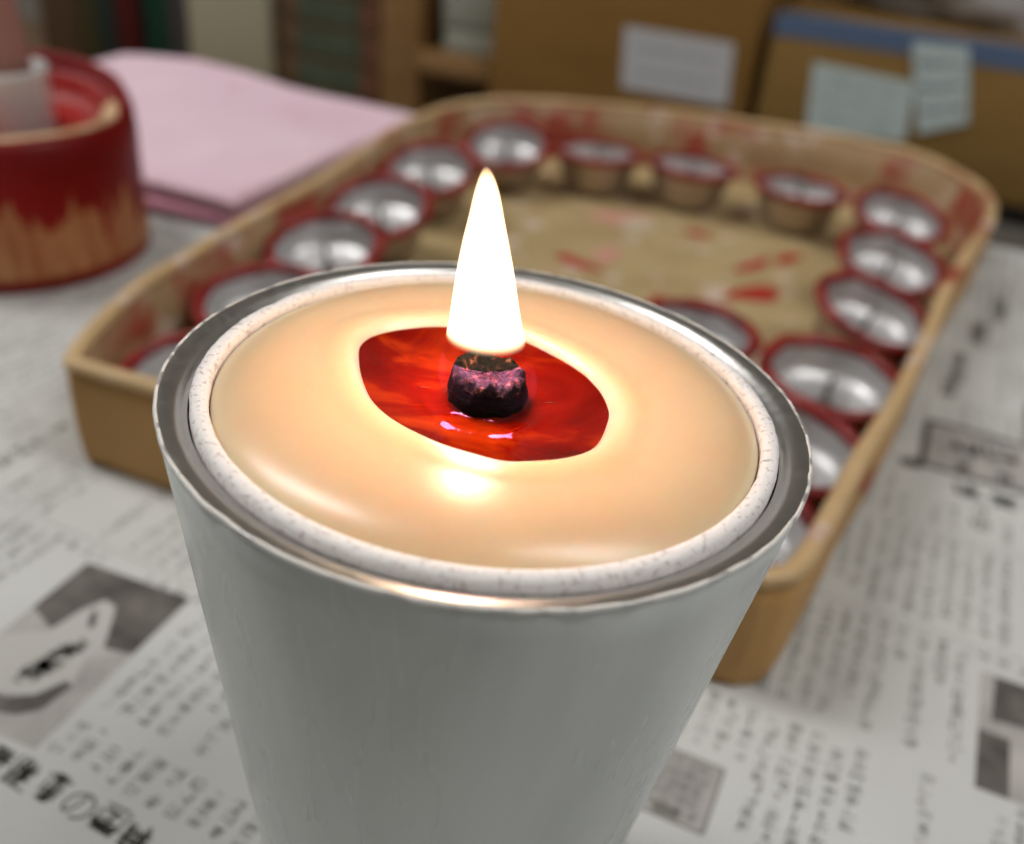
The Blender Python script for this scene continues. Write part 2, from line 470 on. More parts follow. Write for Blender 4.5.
me = bpy.data.meshes.new_from_object(to.evaluated_get(bpy.context.evaluated_depsgraph_get())); bpy.data.objects.remove(to)
me.materials.clear(); me.materials.append(M['ink_soft'])
cx = sum(v.co.x for v in me.vertices) / max(1, len(me.vertices)); cy = sum(v.co.y for v in me.vertices) / max(1, len(me.vertices))
for v_ in me.vertices: v_.co.x -= cx; v_.co.y -= cy
nc = bpy.data.objects.new('headline_character', me); COL.objects.link(nc); nc.parent = ls; nc.location = (no_at, hb[1], .00005)

# ------------------------------------------------------------------ cardboard tray
TZ = .031
tray = tag(empty('shallow_tray', (0, 0, .0002)), 'shallow tan cardboard tray with rounded corners, spattered with red wax, holding tin cups', 'tray')
outl = catmull(TRAY, 5); nO = len(outl)
cen = Vector((.04, .34))
def offset(pts, d):
    out = []
    for i, p in enumerate(pts):
        t = (pts[(i + 1) % len(pts)] - pts[i - 1]).normalized(); nn = Vector((t.y, -t.x))
        if nn.dot(cen - p) < 0: nn = -nn
        out.append(p + nn * d)
    return out
def wallmesh(name, levels, m, closed=True):
    """levels: list of (inset, z)"""
    vs, fs = [], []
    for d, z in levels:
        pts = offset(outl, d)
        for i, p in enumerate(pts):
            w = .0006 * noise.noise(Vector((p.x * 40, p.y * 40, z * 60)))
            vs.append((p.x + w, p.y + w, z + (w * 1.5 if z > .01 else 0)))
    k = len(levels)
    for a in range(k if closed else k - 1):
        b = (a + 1) % k
        for i in range(nO):
            j = (i + 1) % nO; fs.append((a * nO + i, a * nO + j, b * nO + j, b * nO + i))
    return fixn(obj(name, vs, fs, m, tray))
wallmesh('outer_wall', [(.0012, 0), (.0006, .003), (0, .012), (-.0002, .022), (.0, TZ - .0025), (.0022, TZ - .0022), (.0022, .001), (.0022, 0)], M['card'])
wallmesh('inner_lining', [(.0023, .0012), (.0023, TZ - .0022), (.0042, TZ - .003), (.0050, .012), (.0060, .003), (.0080, .0014)], M['card_stained'])
wallmesh('rolled_rim', [(-.0004, TZ - .0026), (-.0006, TZ - .0012), (.0001, TZ - .0002), (.0015, TZ + .0002), (.0030, TZ - .0001), (.0040, TZ - .0010), (.0040, TZ - .0028), (.0022, TZ - .0032)], M['card_rim'])
ins = offset(outl, .0045)
vs = [(p.x, p.y, .0016) for p in ins] + [(p.x, p.y, .0) for p in ins]
fs = [tuple(range(nO)), tuple(range(2 * nO - 1, nO - 1, -1))] + [(i, (i + 1) % nO, nO + (i + 1) % nO, nO + i) for i in range(nO)]
fl = fixn(obj('tray_floor', vs, fs, M['card_floor'], tray, smooth=False))
def blob(name, x, y, rx, ry, h, m, seed, parent, z=.0016, rot=0):
    rr = random.Random(seed); ph = [rr.uniform(0, 6.28) for _ in range(4)]
    vs, fs = [], []; n = 28; rings = [(1, 0), (.93, .55), (.75, .85), (.4, 1)]
    for s, hh in rings:
        for i in range(n):
            a = 2 * math.pi * i / n
            q = 1 + .22 * math.sin(2 * a + ph[0]) + .15 * math.sin(3 * a + ph[1]) + .1 * math.sin(5 * a + ph[2])
            px, py = rx * s * q * math.cos(a), ry * s * q * math.sin(a)
            vs.append((x + px * math.cos(rot) - py * math.sin(rot), y + px * math.sin(rot) + py * math.cos(rot), z + h * hh))
    for k in range(3):
        for i in range(n): j = (i + 1) % n; fs.append((k * n + i, k * n + j, (k + 1) * n + j, (k + 1) * n + i))
    fs.append(tuple(3 * n + i for i in range(n))); fs.append(tuple(range(n - 1, -1, -1)))
    return fixn(obj(name, vs, fs, m, parent))
for i, (x, y, rx, ry, k, rot) in enumerate([(90, 357, 14, 6, 'r', .3), (52, 338, 6, 7, 'r', 1.), (33, 384, 6, 8, 'p', 0), (48, 425, 7, 9, 'w', .3), (83, 288, 9, 10, 'w', .8), (66, 303, 8, 5, 'r', .3),
        (20, 372, 5, 9, 'r', 1.), (40, 431, 12, 8, 'p', .2), (95, 388, 10, 4, 'r', .8), (60, 330, 7, 5, 'w', 0), (-20, 400, 8, 6, 'r', .5), (10, 350, 6, 6, 'p', 0), (75, 420, 5, 4, 'r', 0), (112, 400, 8, 4, 'r', .9), (-10, 330, 7, 5, 'w', 0), (82, 310, 5, 4, 'r', .3)]):
    blob('wax_drop', x * MM, y * MM, rx * MM, ry * MM, .0007, {'r': M['wax_red'], 'w': M['wax_white'], 'p': M['wax_pinkish']}[k], i, tray, rot=rot)

# ------------------------------------------------------------------ small tin cups
CH = .0185; CS = .945
def cup_proto():
    root = empty('tin_cup')
    prof = [(.0, 0), (.0115, 0), (.0136, .0008), (.0154, .003), (.0172, .008), (.0186, .0135), (.0193, CH - .0006), (.0200, CH), (.0197, CH + .0003), (.0189, CH - .0005)]
    fixn(obj('outer_shell', *lathe(prof, 48), M['tin_out'], root))
    prof = [(.0189, CH - .0004), (.0182, .0148), (.0172, .0115), (.0158, .0095), (.0135, .0085), (.006, .0082), (0, .0082)]
    fixn(obj('cup_lining', *lathe(prof, 48), M['tin'], root))
    prof = []
    for i in range(10):
        a = 2 * math.pi * i / 10; prof.append((.0201 + .0021 * math.cos(a), CH - .0002 + .0019 * math.sin(a)))
    def wob(r, z, a):
        q = noise.noise(Vector((math.cos(a) * 3, math.sin(a) * 3, z * 100))); return r + .0008 * q, z + .0006 * q
    fixn(obj('wax_coated_rim', *lathe(prof, 64, True, wob), M['red_rim'], root))
    prof = [(0, .0080), (.0028, .0082), (.0026, .0090), (.0010, .0096), (.0009, .0175), (.0007, .0182), (0, .0184)]
    fixn(obj('centre_pin', *lathe(prof, 16), M['pin'], root))
    return root
proto = cup_proto()
CUPS = [ # x, y, tilt toward camera, tilt sideways, label
    (-83, 221, 8, -4, "tin cup nearest of the tray's left row, half hidden by the grey holder"),
    (-78, 270, 10, -4, "tin cup second nearest of the tray's left row, just above the holder rim"),
    (-68.5, 318, 14, -5, "red-rimmed tin cup third nearest in the tray's left row, above the holder rim"),
    (-57, 362, 17, -5, "tilted tin cup fourth nearest in the tray's left row, below the pink cloth corner"),
    (-44, 415, 17, -5, "tilted tin cup farthest of the left row, left of the flame tip"),
    (-14, 464, 17, -3, "tilted tin cup at the tray's far left corner, straight above the flame tip"),
    (29, 468, -2, 0, "upright tin cup along the far wall, directly right of the one above the flame"),
    (73, 459, -2, 2, "upright tin cup in the middle of the far wall, below the whitish box label"),
    (121, 441, 0, 2, "rightmost upright tin cup along the tray's far wall, below the wide blue note"),
    (156, 413, 14, 4, "tin cup in the tray's far right corner, topmost of the right row"),
    (136, 357, 16, 4, "tin cup second from the far corner in the tray's right row"),
    (113.5, 306, 13, 11, "tin cup leaning over to the right, third down the tray's right row"),
    (92, 256, 5, 2, "tin cup fourth down the right row, looking widest, with bright red rim"),
    (71, 215, 5, 5, "tin cup fifth down the right row, half hidden by the holder's right edge"),
    (52, 180, 0, 3, "tin cup nearest in the right row, only a red sliver showing past the holder"),
    (54, 278, 3, 0, "tin cup alone away from the tray walls, peeking over the holder rim")]
for i, (x, y, tx, ty, lab) in enumerate(CUPS):
    if i == 0: o = proto
    else:
        o = proto.copy(); COL.objects.link(o)
        for ch in list(proto.children):
            c = ch.copy(); c.parent = o; COL.objects.link(c)
    lift = .0125 * (math.sin(R(abs(tx))) + math.sin(R(abs(ty)))*.8) 
    # lean towards the viewer / to the side
    o.location = (x * MM, y * MM, .0019 + lift * 1.0)
    o.rotation_euler = (R(tx), R(ty), R(17 * i))
    q = (Matrix.Rotation(R(tx), 4, 'X') @ Matrix.Rotation(R(ty), 4, 'Y') @ Matrix.Rotation(R(23 * i), 4, 'Z'))
    o.rotation_euler = q.to_euler(); o.scale = (CS, CS, 1) if i not in (6, 7, 8, 12) else (1.0, 1.0, 1.0)
    tag(o, lab, 'cup', 'small tin cups in the tray')
    # touch the tray floor exactly with the lowest point of the base
    low = min((q @ Vector((.0115 * math.cos(a * .1), .0115 * math.sin(a * .1), 0))).z for a in range(63))
    low = min(low, min((q @ Vector((.0154 * math.cos(a * .1), .0154 * math.sin(a * .1), .003))).z for a in range(63)))
    o.location.z = .0002 + .0016 - low

# ------------------------------------------------------------------ candle holder (painted metal) and candle
TX = R(1.95)
HH = .0972
ax = Vector((math.sin(TX), 0, math.cos(TX)))
C0 = Vector((-.0026, .0928, H - .0531))
base = C0 - ax * HH; base.z += .0001
hold = tag(empty('candle_holder', base, (0, TX, 0)), 'tall tapered pale grey metal candle holder with bare metal rim in the foreground', 'candle holder')
def k(s): return .035 - .13 * s
prof = [(0, 0), (k(HH) - .002, 0), (k(HH), .0012)]
for i in range(1, 21): s = HH - i * (HH - .0004) / 20; prof.append((k(s), HH - s))
prof += [(.0348, HH - .0002), (.0344, HH - .0010), (.0340, HH - .004)]
for i in range(1, 8): s = .004 + i * (HH - .012) / 7; prof.append((k(s) - .0012, HH - s))
prof.append((0, .006))
fixn(obj('painted_body', *lathe(prof, 192), M['paint'], hold, angle=50))
def wobr(r, z, a):
    q = noise.noise(Vector((math.cos(a) * 14, math.sin(a) * 14, 3))); q2 = noise.noise(Vector((math.cos(a) * 50, math.sin(a) * 50, 9)))
    return r + (.00012 * q + .00006 * q2), z + .00006 * q2
prof = [(.03502, HH - .00045), (.03510, HH - .0002), (.03504, HH + .00006), (.0349, HH + .00014), (.0347, HH + .0001), (.0347, HH - .0004)]
fixn(obj('chipped_edge', *lathe(prof, 300, True, wobr), M['rim_edge'], hold))
prof = [(.0348, HH - .0003), (.03475, HH + .00006), (.0344, HH + .00008), (.0336, HH - .00016), (.0330, HH - .00038), (.0328, HH - .0007), (.0324, HH - .0009), (.0319, HH - .0012), (.0318, HH - .003), (.0318, HH - .010),
        (.0321, HH - .010), (.0332, HH - .003), (.0342, HH - .0012)]
fixn(obj('metal_lip', *lathe(prof, 192, True), M['alu'], hold, angle=40))
def wobl(r, z, a):
    q = noise.noise(Vector((math.cos(a) * 12, math.sin(a) * 12, r * 700))); q2 = noise.noise(Vector((math.cos(a) * 60, math.sin(a) * 60, r * 900)))
    return r + .00010 * q + .00005 * q2, z + (.00008 * q + .00005 * q2 if z > HH - .004 else 0)
prof = [(.03165, HH - .012), (.03165, HH - .0006), (.03155, HH - .0001), (.0312, HH + .00018), (.0305, HH + .00022), (.0300, HH + .0001), (.0298, HH - .0003), (.0298, HH - .012)]
fixn(obj('white_liner_ring', *lathe(prof, 300, True, wobl), M['liner'], hold))
# a plate inside that the candle stands on
prof = [(0, HH - .0305), (.0292, HH - .0305), (.0292, HH - .0325), (0, HH - .0325)]
fixn(obj('inner_plate', *lathe(prof, 64), M['alu'], hold, smooth=False))

candle = tag(empty('candle', C0 + Vector((0, 0, .0001)), (0, TX, 0)), 'lit peach wax candle with red molten pool and thick charred wick', 'candle')
POOL = [(-14.7, 0.8), (-15.2, 5.1), (-13.2, 8.6), (-8.3, 11.5), (-3.5, 12.6), (0.1, 12.5), (3.8, 10.4), (8.0, 6.9), (10.9, 3.2), (12.6, -2.1), (12.3, -6.3), (10.8, -10.8), (7.6, -13.5), (3.7, -14.9), (1.8, -15.2), (-0.4, -14.7), (-4.2, -13.4), (-8.6, -10.7), (-11.7, -7.3), (-13.5, -3.4)]
pl_ = catmull([(x * MM, y * MM) for x, y in POOL], 10)
PC = Vector((-.0008, -.0022))
NA = 256
tab = []
for i in range(NA):                                                # radius of the pool by angle about PC
    a = 2 * math.pi * i / NA; d = Vector((math.cos(a), math.sin(a))); best = .012
    for j in range(len(pl_)):
        p, q = pl_[j] - PC, pl_[(j + 1) % len(pl_)] - PC; e = q - p
        den = d.x * e.y - d.y * e.x
        if abs(den) < 1e-12: continue
        t = (p.x * e.y - p.y * e.x) / den; s = (p.x * d.y - p.y * d.x) / den
        if t > 0 and -1e-6 <= s <= 1.000001: best = t
    tab.append(best)
for _ in range(2): tab = [(tab[i - 1] + 2 * tab[i] + tab[(i + 1) % NA]) / 4 for i in range(NA)]
ZP = .0008; RW = .02955
def dome(r):
    t = r / RW
    return .0016 + .0002 * (1 - t) - .0025 * t ** 10
vs, fs = [], []
def waxz(x, y, i, rho):
    rb = tab[i % NA]; r = math.hypot(x, y); z = dome(min(r, RW))
    s = (rho - rb)
    if s < 0: z = ZP - .0026 * min(1, -s / .003)
    else:
        e = min(1, s / .0016); e2 = min(1, s / .0045)
        lip = .00025 * math.sin(math.pi * e2) if s < .0045 else 0
        z = ZP + (z - ZP) * (1 - (1 - e) ** 2) + lip
    return z
fr = [0, .5, .8, .93, 1.0]
NR = 5
levels = []
for lv in range(NR + 34):
    for i in range(NA):
        a = 2 * math.pi * i / NA; d = Vector((math.cos(a), math.sin(a))); rb = tab[i]
        # distance to the outer circle along this direction
        bq = PC.dot(d); ro = -bq + math.sqrt(bq * bq - PC.length_squared + RW * RW)
        if lv < NR: rho = rb * (.25 + .75 * lv / (NR - 1) ) if lv else rb * .25
        else:
            t = (lv - NR + 1) / 34; t = 1 - (1 - t) ** 1.35
            t0 = t; w = .0045 / (ro - rb)
            rho = rb + (ro - rb) * (t0 ** 1.35 * (1 - t0) + t0 * t0)
        p = PC + d * rho; vs.append((p.x, p.y, waxz(p.x, p.y, i, rho)))
T = NR + 34
vs = [Vector(v) for v in vs]
for j in range(T - 1):
    for i in range(NA):
        q = (i + 1) % NA; fs.append((j * NA + i, j * NA + q, (j + 1) * NA + q, (j + 1) * NA + i))
c0 = len(vs); vs.append(Vector((PC.x, PC.y, ZP - .0026)))
for i in range(NA): fs.append((c0, (i + 1) % NA, i))
last = (T - 1) * NA
for zz, rr in ((-.0012, .02965), (-.004, .0296), (-.015, .0296), (-.030, .0296)):
    st = len(vs)
    for i in range(NA):
        p = vs[(T - 1) * NA + i]; a = math.atan2(p.y, p.x); vs.append(Vector((rr * math.cos(a), rr * math.sin(a), zz)))
    for i in range(NA): q = (i + 1) % NA; fs.append((last + i, last + q, st + q, st + i))
    last = st
fs.append(tuple(last + i for i in range(NA)))
wax = fixn(obj('wax_body', vs, fs, M['wax'], candle))
# molten pool: liquid surface with little ripples round the wick
WC = Vector((-.0004, -.0024)); WR = .0041
vs, fs = [], []; LV = 46
for lv in range(LV + 1):
    for i in range(NA):
        a = 2 * math.pi * i / NA; d = Vector((math.cos(a), math.sin(a)))
        t = lv / LV; rho = (tab[i] + .0003) * t
        p = PC + d * rho; dw = (p - WC).length; z = ZP
        if dw > WR * .8:
            z += .00055 * math.exp(-max(0, dw - WR) / .0006) + .00016 * math.exp(-((dw - .0068) / .0007) ** 2) * (1 if p.y < WC.y + .001 else .35)
        s = tab[i] - rho; z += -.0010 * (1 - t * t)
        z += .00015 * math.exp(-max(0, s) / .0006)
        z += .00006 * noise.noise(Vector((p.x * 300, p.y * 300, 2)))
        vs.append((p.x, p.y, z))
for j in range(LV):
    for i in range(NA): q = (i + 1) % NA; fs.append((j * NA + i, j * NA + q, (j + 1) * NA + q, (j + 1) * NA + i))
st = len(vs); 
for i in range(NA):
    a = 2 * math.pi * i / NA; d = Vector((math.cos(a), math.sin(a))); p = PC + d * tab[i] * .8; vs.append((p.x, p.y, ZP - .0022))
for i in range(NA): q = (i + 1) % NA; fs.append((LV * NA + i, LV * NA + q, st + q, st + i))
fs.append(tuple(st + i for i in range(NA)))
pool = obj('molten_wax_pool', vs, fs, M['pool'], candle)
# wick: short charred tube with ragged hollow top
def wobw(r, z, a):
    q = noise.noise(Vector((math.cos(a) * 2.2, math.sin(a) * 2.2, z * 400))); q2 = noise.noise(Vector((math.cos(a) * 7, math.sin(a) * 7, z * 1500)))
    top = max(0, (z - .0022) / .0016)
    rr = r * (1 + .05 * q + .035 * q2)
    zz = z + top * (.00045 * q + .0003 * q2 + .0002 * math.sin(a * 3 + 1))
    return rr, zz
prof = [(0, -.0016), (WR * 1.0, -.0016), (WR * 1.03, .0003), (WR * 1.05, .0012), (WR * 1.02, .0018), (WR * .99, .0026), (WR * .96, .0033), (WR * .88, .0038), (WR * .74, .00395), (WR * .6, .0036), (WR * .48, .0032), (WR * .3, .0031), (WR * .15, .0034), (0, .0033)]
wk = fixn(obj('wick', *lathe(prof[:6], 120, False, wobw), M['char_side'], candle)); wk.location = (WC.x, WC.y, 0)
wt = fixn(obj('burnt_wick_top', *lathe(prof[5:], 120, False, wobw), M['char'], wk))
bm = bmesh.new(); bm.from_mesh(wt.data)
bmesh.ops.subdivide_edges(bm, edges=bm.edges[:], cuts=1, use_grid_fill=True)
for v_ in bm.verts:
    q = noise.noise(v_.co * 1400); q2 = noise.noise(v_.co * 3200); v_.co.z += .00035 * q + .00016 * q2
bm.to_mesh(wt.data); bm.free()

# flame: a glowing gas body (volume emission), brightest above the wick
FY = -.0022
FP = [(.8, .2, 4.9), (2.0, -.3, 5.2), (3.4, -.6, 5.0), (4.8, -.85, 4.7), (6.5, -.92, 4.35), (9, -1.1, 3.82), (11.7, -1.3, 3.38), (15, -1.5, 2.86), (18.1, -1.68, 2.25), (20.6, -1.78, 1.70), (22.7, -1.88, 1.26), (24.1, -1.98, .84), (24.9, -2.06, .50), (25.25, -2.1, .26), (25.4, -2.12, 0)]
inv = Matrix.Rotation(-TX, 3, 'Y')
def flame_mesh(name, rows, mtl, n=48):
    vs, fs, prev = [], [], None
    for z, cx_, r in rows:
        ring = []
        if r <= 0: ring = [len(vs)]; vs.append(inv @ Vector((cx_ * MM, FY, z * MM)))
        else:
            for i in range(n):
                a = 2 * math.pi * i / n; ring.append(len(vs)); vs.append(inv @ Vector(((cx_ + r * math.cos(a)) * MM, FY + r * MM * .92 * math.sin(a), z * MM)))
        if prev is None: fs.append(tuple(reversed(ring)))
        elif len(ring) == 1: fs += [(prev[i], prev[(i + 1) % n], ring[0]) for i in range(n)]
        else: fs += [(prev[i], prev[(i + 1) % n], ring[(i + 1) % n], ring[i]) for i in range(n)]
        prev = ring
    return fixn(obj(name, vs, fs, mtl, candle))
def dense(rows, k_=5):
    out = []
    for (a, b) in zip(rows, rows[1:]):
        i0 = rows.index(a); pa, pb = rows[max(0, i0 - 1)], rows[min(len(rows) - 1, i0 + 2)]
        for i in range(k_):
            t = i / k_; h1, h2 = t * t * (3 - 2 * t), t ** 3 - 2 * t * t + t; h3 = t ** 3 - t * t; row = []
            for j in range(3):
                if j == 0: row.append(a[0] + (b[0] - a[0]) * t); continue
                da = (b[j] - pa[j]) / ((b[0] - pa[0]) or 1) * (b[0] - a[0]); db = (pb[j] - a[j]) / ((pb[0] - a[0]) or 1) * (b[0] - a[0])
                row.append(a[j] + (b[j] - a[j]) * h1 + h2 * da + h3 * db)
            out.append((row[0], row[1], max(.03, row[2])))
    out.append(rows[-1]); return out
def volmat(name):
    m = bpy.data.materials.new(name); m.use_nodes = True; nt = m.node_tree
    for nn in list(nt.nodes):
        if nn.type != 'OUTPUT_MATERIAL': nt.nodes.remove(nn)
    e = nt.nodes.new('ShaderNodeEmission'); out = next(nn for nn in nt.nodes if nn.type == 'OUTPUT_MATERIAL')
    nt.links.new(e.outputs[0], out.inputs['Volume']); return m, e
m, e = volmat('flame_glow')
tc = N(m, 'ShaderNodeTexCoord'); sp = N(m, 'ShaderNodeSeparateXYZ'); L(m, tc.outputs['Object'], sp.inputs[0])
zf = smoothstep(m, sp.outputs[2], .0070, .0080)
tip = smoothstep(m, sp.outputs[2], .0256, .0238)
e.inputs['Color'].default_value = (1, .66, .36, 1)
L(m, mth(m, 'MULTIPLY', mth(m, 'MULTIPLY', zf, mth(m, 'ADD', mth(m, 'MULTIPLY', tip, .75), .25)), 2200.), e.inputs['Strength'])
M['flame'] = m
flame_mesh('flame', dense(FP[3:], 3), M['flame'])
m, e = volmat('flame_base_glow'); e.inputs['Color'].default_value = (.85, .25, .55, 1)
tc = N(m, 'ShaderNodeTexCoord'); sp = N(m, 'ShaderNodeSeparateXYZ'); L(m, tc.outputs['Object'], sp.inputs[0])
dx = mth(m, 'ADD', sp.outputs[0], .0005); dy = mth(m, 'ADD', sp.outputs[1], .0022)
rr = mth(m, 'SQRT', mth(m, 'ADD', mth(m, 'MULTIPLY', dx, dx), mth(m, 'MULTIPLY', dy, dy)))
L(m, mth(m, 'MULTIPLY', smoothstep(m, rr, .0042, .0052), 9.), e.inputs['Strength'])
M['flame_base'] = m
fb = flame_mesh('blue_flame_base', [(.95, .0, 4.7), (1.6, -.15, 5.15), (2.6, -.4, 5.35), (3.8, -.6, 5.2), (4.8, -.8, 4.9), (5.6, -.9, 4.4)], M['flame_base'])
fb['label'] = 'faint violet base of the flame around the wick'
ld = bpy.data.lights.new('flame_light', 'POINT'); ld.energy = .0120; ld.color = (1, .77, .54); ld.shadow_soft_size = .0026
lo = bpy.data.objects.new('flame_light', ld); COL.objects.link(lo); lo.location = C0 + Vector((-.0012, FY, .0160))

# ------------------------------------------------------------------ red waxed tub, tin and pink candle on the left
m = M['tub'] = mat('tub_wood_red_wax', (.2, .02, .02), .45, Specular_IOR_Level=.25)
v = coords(m); sx = N(m, 'ShaderNodeSeparateXYZ'); L(m, v, sx.inputs[0])
streak = nz(m, coords(m, (1, 1, .12)), 150, 4, .6)
drip = mth(m, 'ADD', sx.outputs[2], mth(m, 'MULTIPLY', mth(m, 'SUBTRACT', streak, .5), -.075))
wm = smoothstep(m, drip, .0250, .0185)                                # bare wood below the drips
foot = smoothstep(m, sx.outputs[2], .0035, .0065)
wm = mth(m, 'MULTIPLY', wm, foot)
wood = ramp(m, nz(m, coords(m, (1, 1, .1)), 240, 4), [(.3, (.30, .085, .025)), (.7, (.52, .25, .11))])
red = ramp(m, nz(m, v, 30, 4), [(.35, (.15, .0002, .0001)), (.7, (.26, .001, .0005))])
L(m, mix(m, wm, red, wood), P(m).inputs['Base Color']); bump(m, streak, .4, .0015)
m = M['tub_in'] = mat('tub_red_wax', (.34, .010, .008), .4, Specular_IOR_Level=.25)
L(m, ramp(m, nz(m, coords(m), 40, 4), [(.3, (.20, .006, .006)), (.7, (.42, .014, .010))]), P(m).inputs['Base Color'])
m = M['tub_rim'] = mat('tub_tan_rim', (.70, .50, .28), .55)
L(m, ramp(m, nz(m, coords(m), 130, 4), [(.35, (.60, .36, .18)), (.65, (.80, .60, .38))]), P(m).inputs['Base Color'])
TC = Vector((-.1918, .3395))
tub = tag(empty('round_tub', (TC.x, TC.y, .00015)), 'round wooden tub thickly coated in dark red wax with bare tan rim and drips', 'tub')
def tubw(r, z, a):
    q = noise.noise(Vector((math.cos(a) * 2, math.sin(a) * 2, z * 30)))
    lift = max(0, math.sin(a - .1)) * .0105 * max(0, (z - .025) / .025)
    return r * (1 + .012 * q), z + lift + (.0006 * q if z > .03 else 0)
prof = [(0, 0), (.0450, 0), (.0464, .0015), (.0462, .008), (.0460, .018), (.0462, .032), (.0466, .042), (.0462, .048), (.0448, .0512), (.0425, .0518), (.0412, .0510), (.0404, .0495), (.0400, .0480)]
fixn(obj('waxed_body', *lathe(prof, 120, False, tubw), M['tub'], tub))
prof = [(.0402, .0478), (.0385, .0470), (.0365, .0440), (.0340, .0415), (.028, .0405), (.015, .0400), (0, .0400)]
fixn(obj('red_wax_filling', *lathe(prof, 96, False, tubw), M['tub_in'], tub))
vs, fs = [], []; n1, n2 = 60, 10                                   # bare edge showing along the near side
for i in range(n1 + 1):
    a = R(-165) + (R(32) + R(165)) * i / n1; t = min(1, i / 4, (n1 - i) / 4); w = max(.15, t)
    q = noise.noise(Vector((a * 5, 1, 2)))
    for j in range(n2):
        b = 2 * math.pi * j / n2; rr_ = .0388 + .0034 * w * math.cos(b) * (1 + .25 * q); zz = .0492 + .0026 * w * math.sin(b) + max(0, math.sin(a)) * .006
        vs.append((rr_ * math.cos(a), rr_ * math.sin(a), zz))
for i in range(n1):
    for j in range(n2): q = (j + 1) % n2; fs.append((i * n2 + j, i * n2 + q, (i + 1) * n2 + q, (i + 1) * n2 + j))
fs.append(tuple(range(n2))); fs.append(tuple(n1 * n2 + j for j in range(n2)))
fixn(obj('bare_rim', vs, fs, M['tub_rim'], tub))
M['steel'] = mat('brushed_steel', (.86, .87, .88), .34, .35)
tin = tag(empty('metal_tin', (TC.x + .0005, TC.y, .0402)), 'shiny round metal tin standing in the middle of the red waxed tub', 'tin')
prof = [(0, 0), (.0180, 0), (.0186, .0008), (.0186, .024), (.0191, .0250), (.0188, .0260), (.0178, .0263), (.0172, .0252), (.0170, .0225), (0, .0220)]
fixn(obj('tin_body', *lathe(prof, 64), M['steel'], tin, angle=40))
prof = [(.0170, .0226), (.010, .0232), (0, .0234), (0, .0226)]
fixn(obj('tin_lid', *lathe(prof, 48), M['steel'], tin))
m = M['pinkwax'] = mat('dusty_pink_wax', (.36, .17, .14), .6)
pk = tag(fixn(obj('pink_taper', *lathe([(0, 0), (.0130, 0), (.0135, .001), (.0128, .010), (.0110, .030), (.0098, .055), (.0065, .070), (.003, .0735), (0, .074)], 40), M['pinkwax'], None, loc=(TC.x + .001, TC.y, .0402 + .0235))),
         'dusty pink tapered candle standing on the metal tin in the red tub', 'candle')

# ------------------------------------------------------------------ pink cloth
m = M['cloth'] = mat('pink_cloth', (.74, .50, .58), .95, Sheen_Weight=.3)
v = coords(m)
c = ramp(m, nz(m, v, 14, 5), [(.3, (.74, .49, .61)), (.7, (.86, .65, .76))])
st_ = smoothstep(m, nz(m, coords(m, (1, 1, 1), (0, 0, 1.1)), 38, 3), .64, .72)
L(m, mix(m, mth(m, 'MULTIPLY', st_, .55), c, (.62, .22, .32)), P(m).inputs['Base Color']); bump(m, nz(m, v, 500, 3), .5, .0006)
cl = None
def cloth_layer(name, u0, u1, n0, n1, z0, th, bulge, parent, seed, m_):
    vs, fs = [], []; nx, ny = 56, 40
    def hgt(s, t):
        e = min(s, 1 - s) * (u1 - u0); g = min(t, 1 - t) * (n1 - n0); r_ = th * .75
        f1 = math.sqrt(max(0, 1 - (1 - min(1, e / r_)) ** 2)); f2 = math.sqrt(max(0, 1 - (1 - min(1, g / r_)) ** 2))
        return f1 * f2
    for side in (1, 0):
        for j in range(ny + 1):
            for i in range(nx + 1):
                s, t = i / nx, j / ny; s = s * s * (3 - 2 * s) * .5 + s * .5; t = t * t * (3 - 2 * t) * .5 + t * .5
                uu, nn = u0 + (u1 - u0) * s, n0 + (n1 - n0) * t
                wv = noise.noise(Vector((uu * 14, nn * 14, seed))); w2 = noise.noise(Vector((uu * 45, nn * 45, seed)))
                nn2 = nn + .004 * noise.noise(Vector((uu * 12, 5, seed))) * (1 if t < .5 else .6)
                hh = hgt(s, t)
                b_ = bulge(s, t) if side else 0
                z = z0 + (th * .5 + .5 * th * hh + (.0012 * wv + .0005 * w2 + b_) * hh if side else th * .5 - .5 * th * hh)
                vs.append(W(uu, nn2, z))
    K = (nx + 1) * (ny + 1)
    for j in range(ny):
        for i in range(nx):
            a = j * (nx + 1) + i; fs.append((a, a + 1, a + nx + 2, a + nx + 1)); fs.append(tuple(reversed((K + a, K + a + 1, K + a + nx + 2, K + a + nx + 1))))
    b = list(range(nx + 1)) + [j * (nx + 1) + nx for j in range(1, ny + 1)] + [ny * (nx + 1) + i for i in range(nx - 1, -1, -1)] + [j * (nx + 1) for j in range(ny - 1, 0, -1)]
    for q in range(len(b)): a, c_ = b[q], b[(q + 1) % len(b)]; fs.append((a, K + a, K + c_, c_))
    return fixn(obj(name, vs, fs, m_, parent))
cl = tag(empty('pink_cloth', (0, 0, 0)), 'folded pale pink cloth lying on the table between the red tub and the tray', 'cloth')
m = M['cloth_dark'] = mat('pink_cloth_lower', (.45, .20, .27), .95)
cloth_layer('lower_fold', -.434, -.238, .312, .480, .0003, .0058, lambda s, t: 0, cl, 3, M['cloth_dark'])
cloth_layer('upper_fold', -.436, -.236, .316, .486, .0058, .0075, lambda s, t: .008 * math.exp(-((s - .28) / .3) ** 2) * t, cl, 8, M['cloth'])

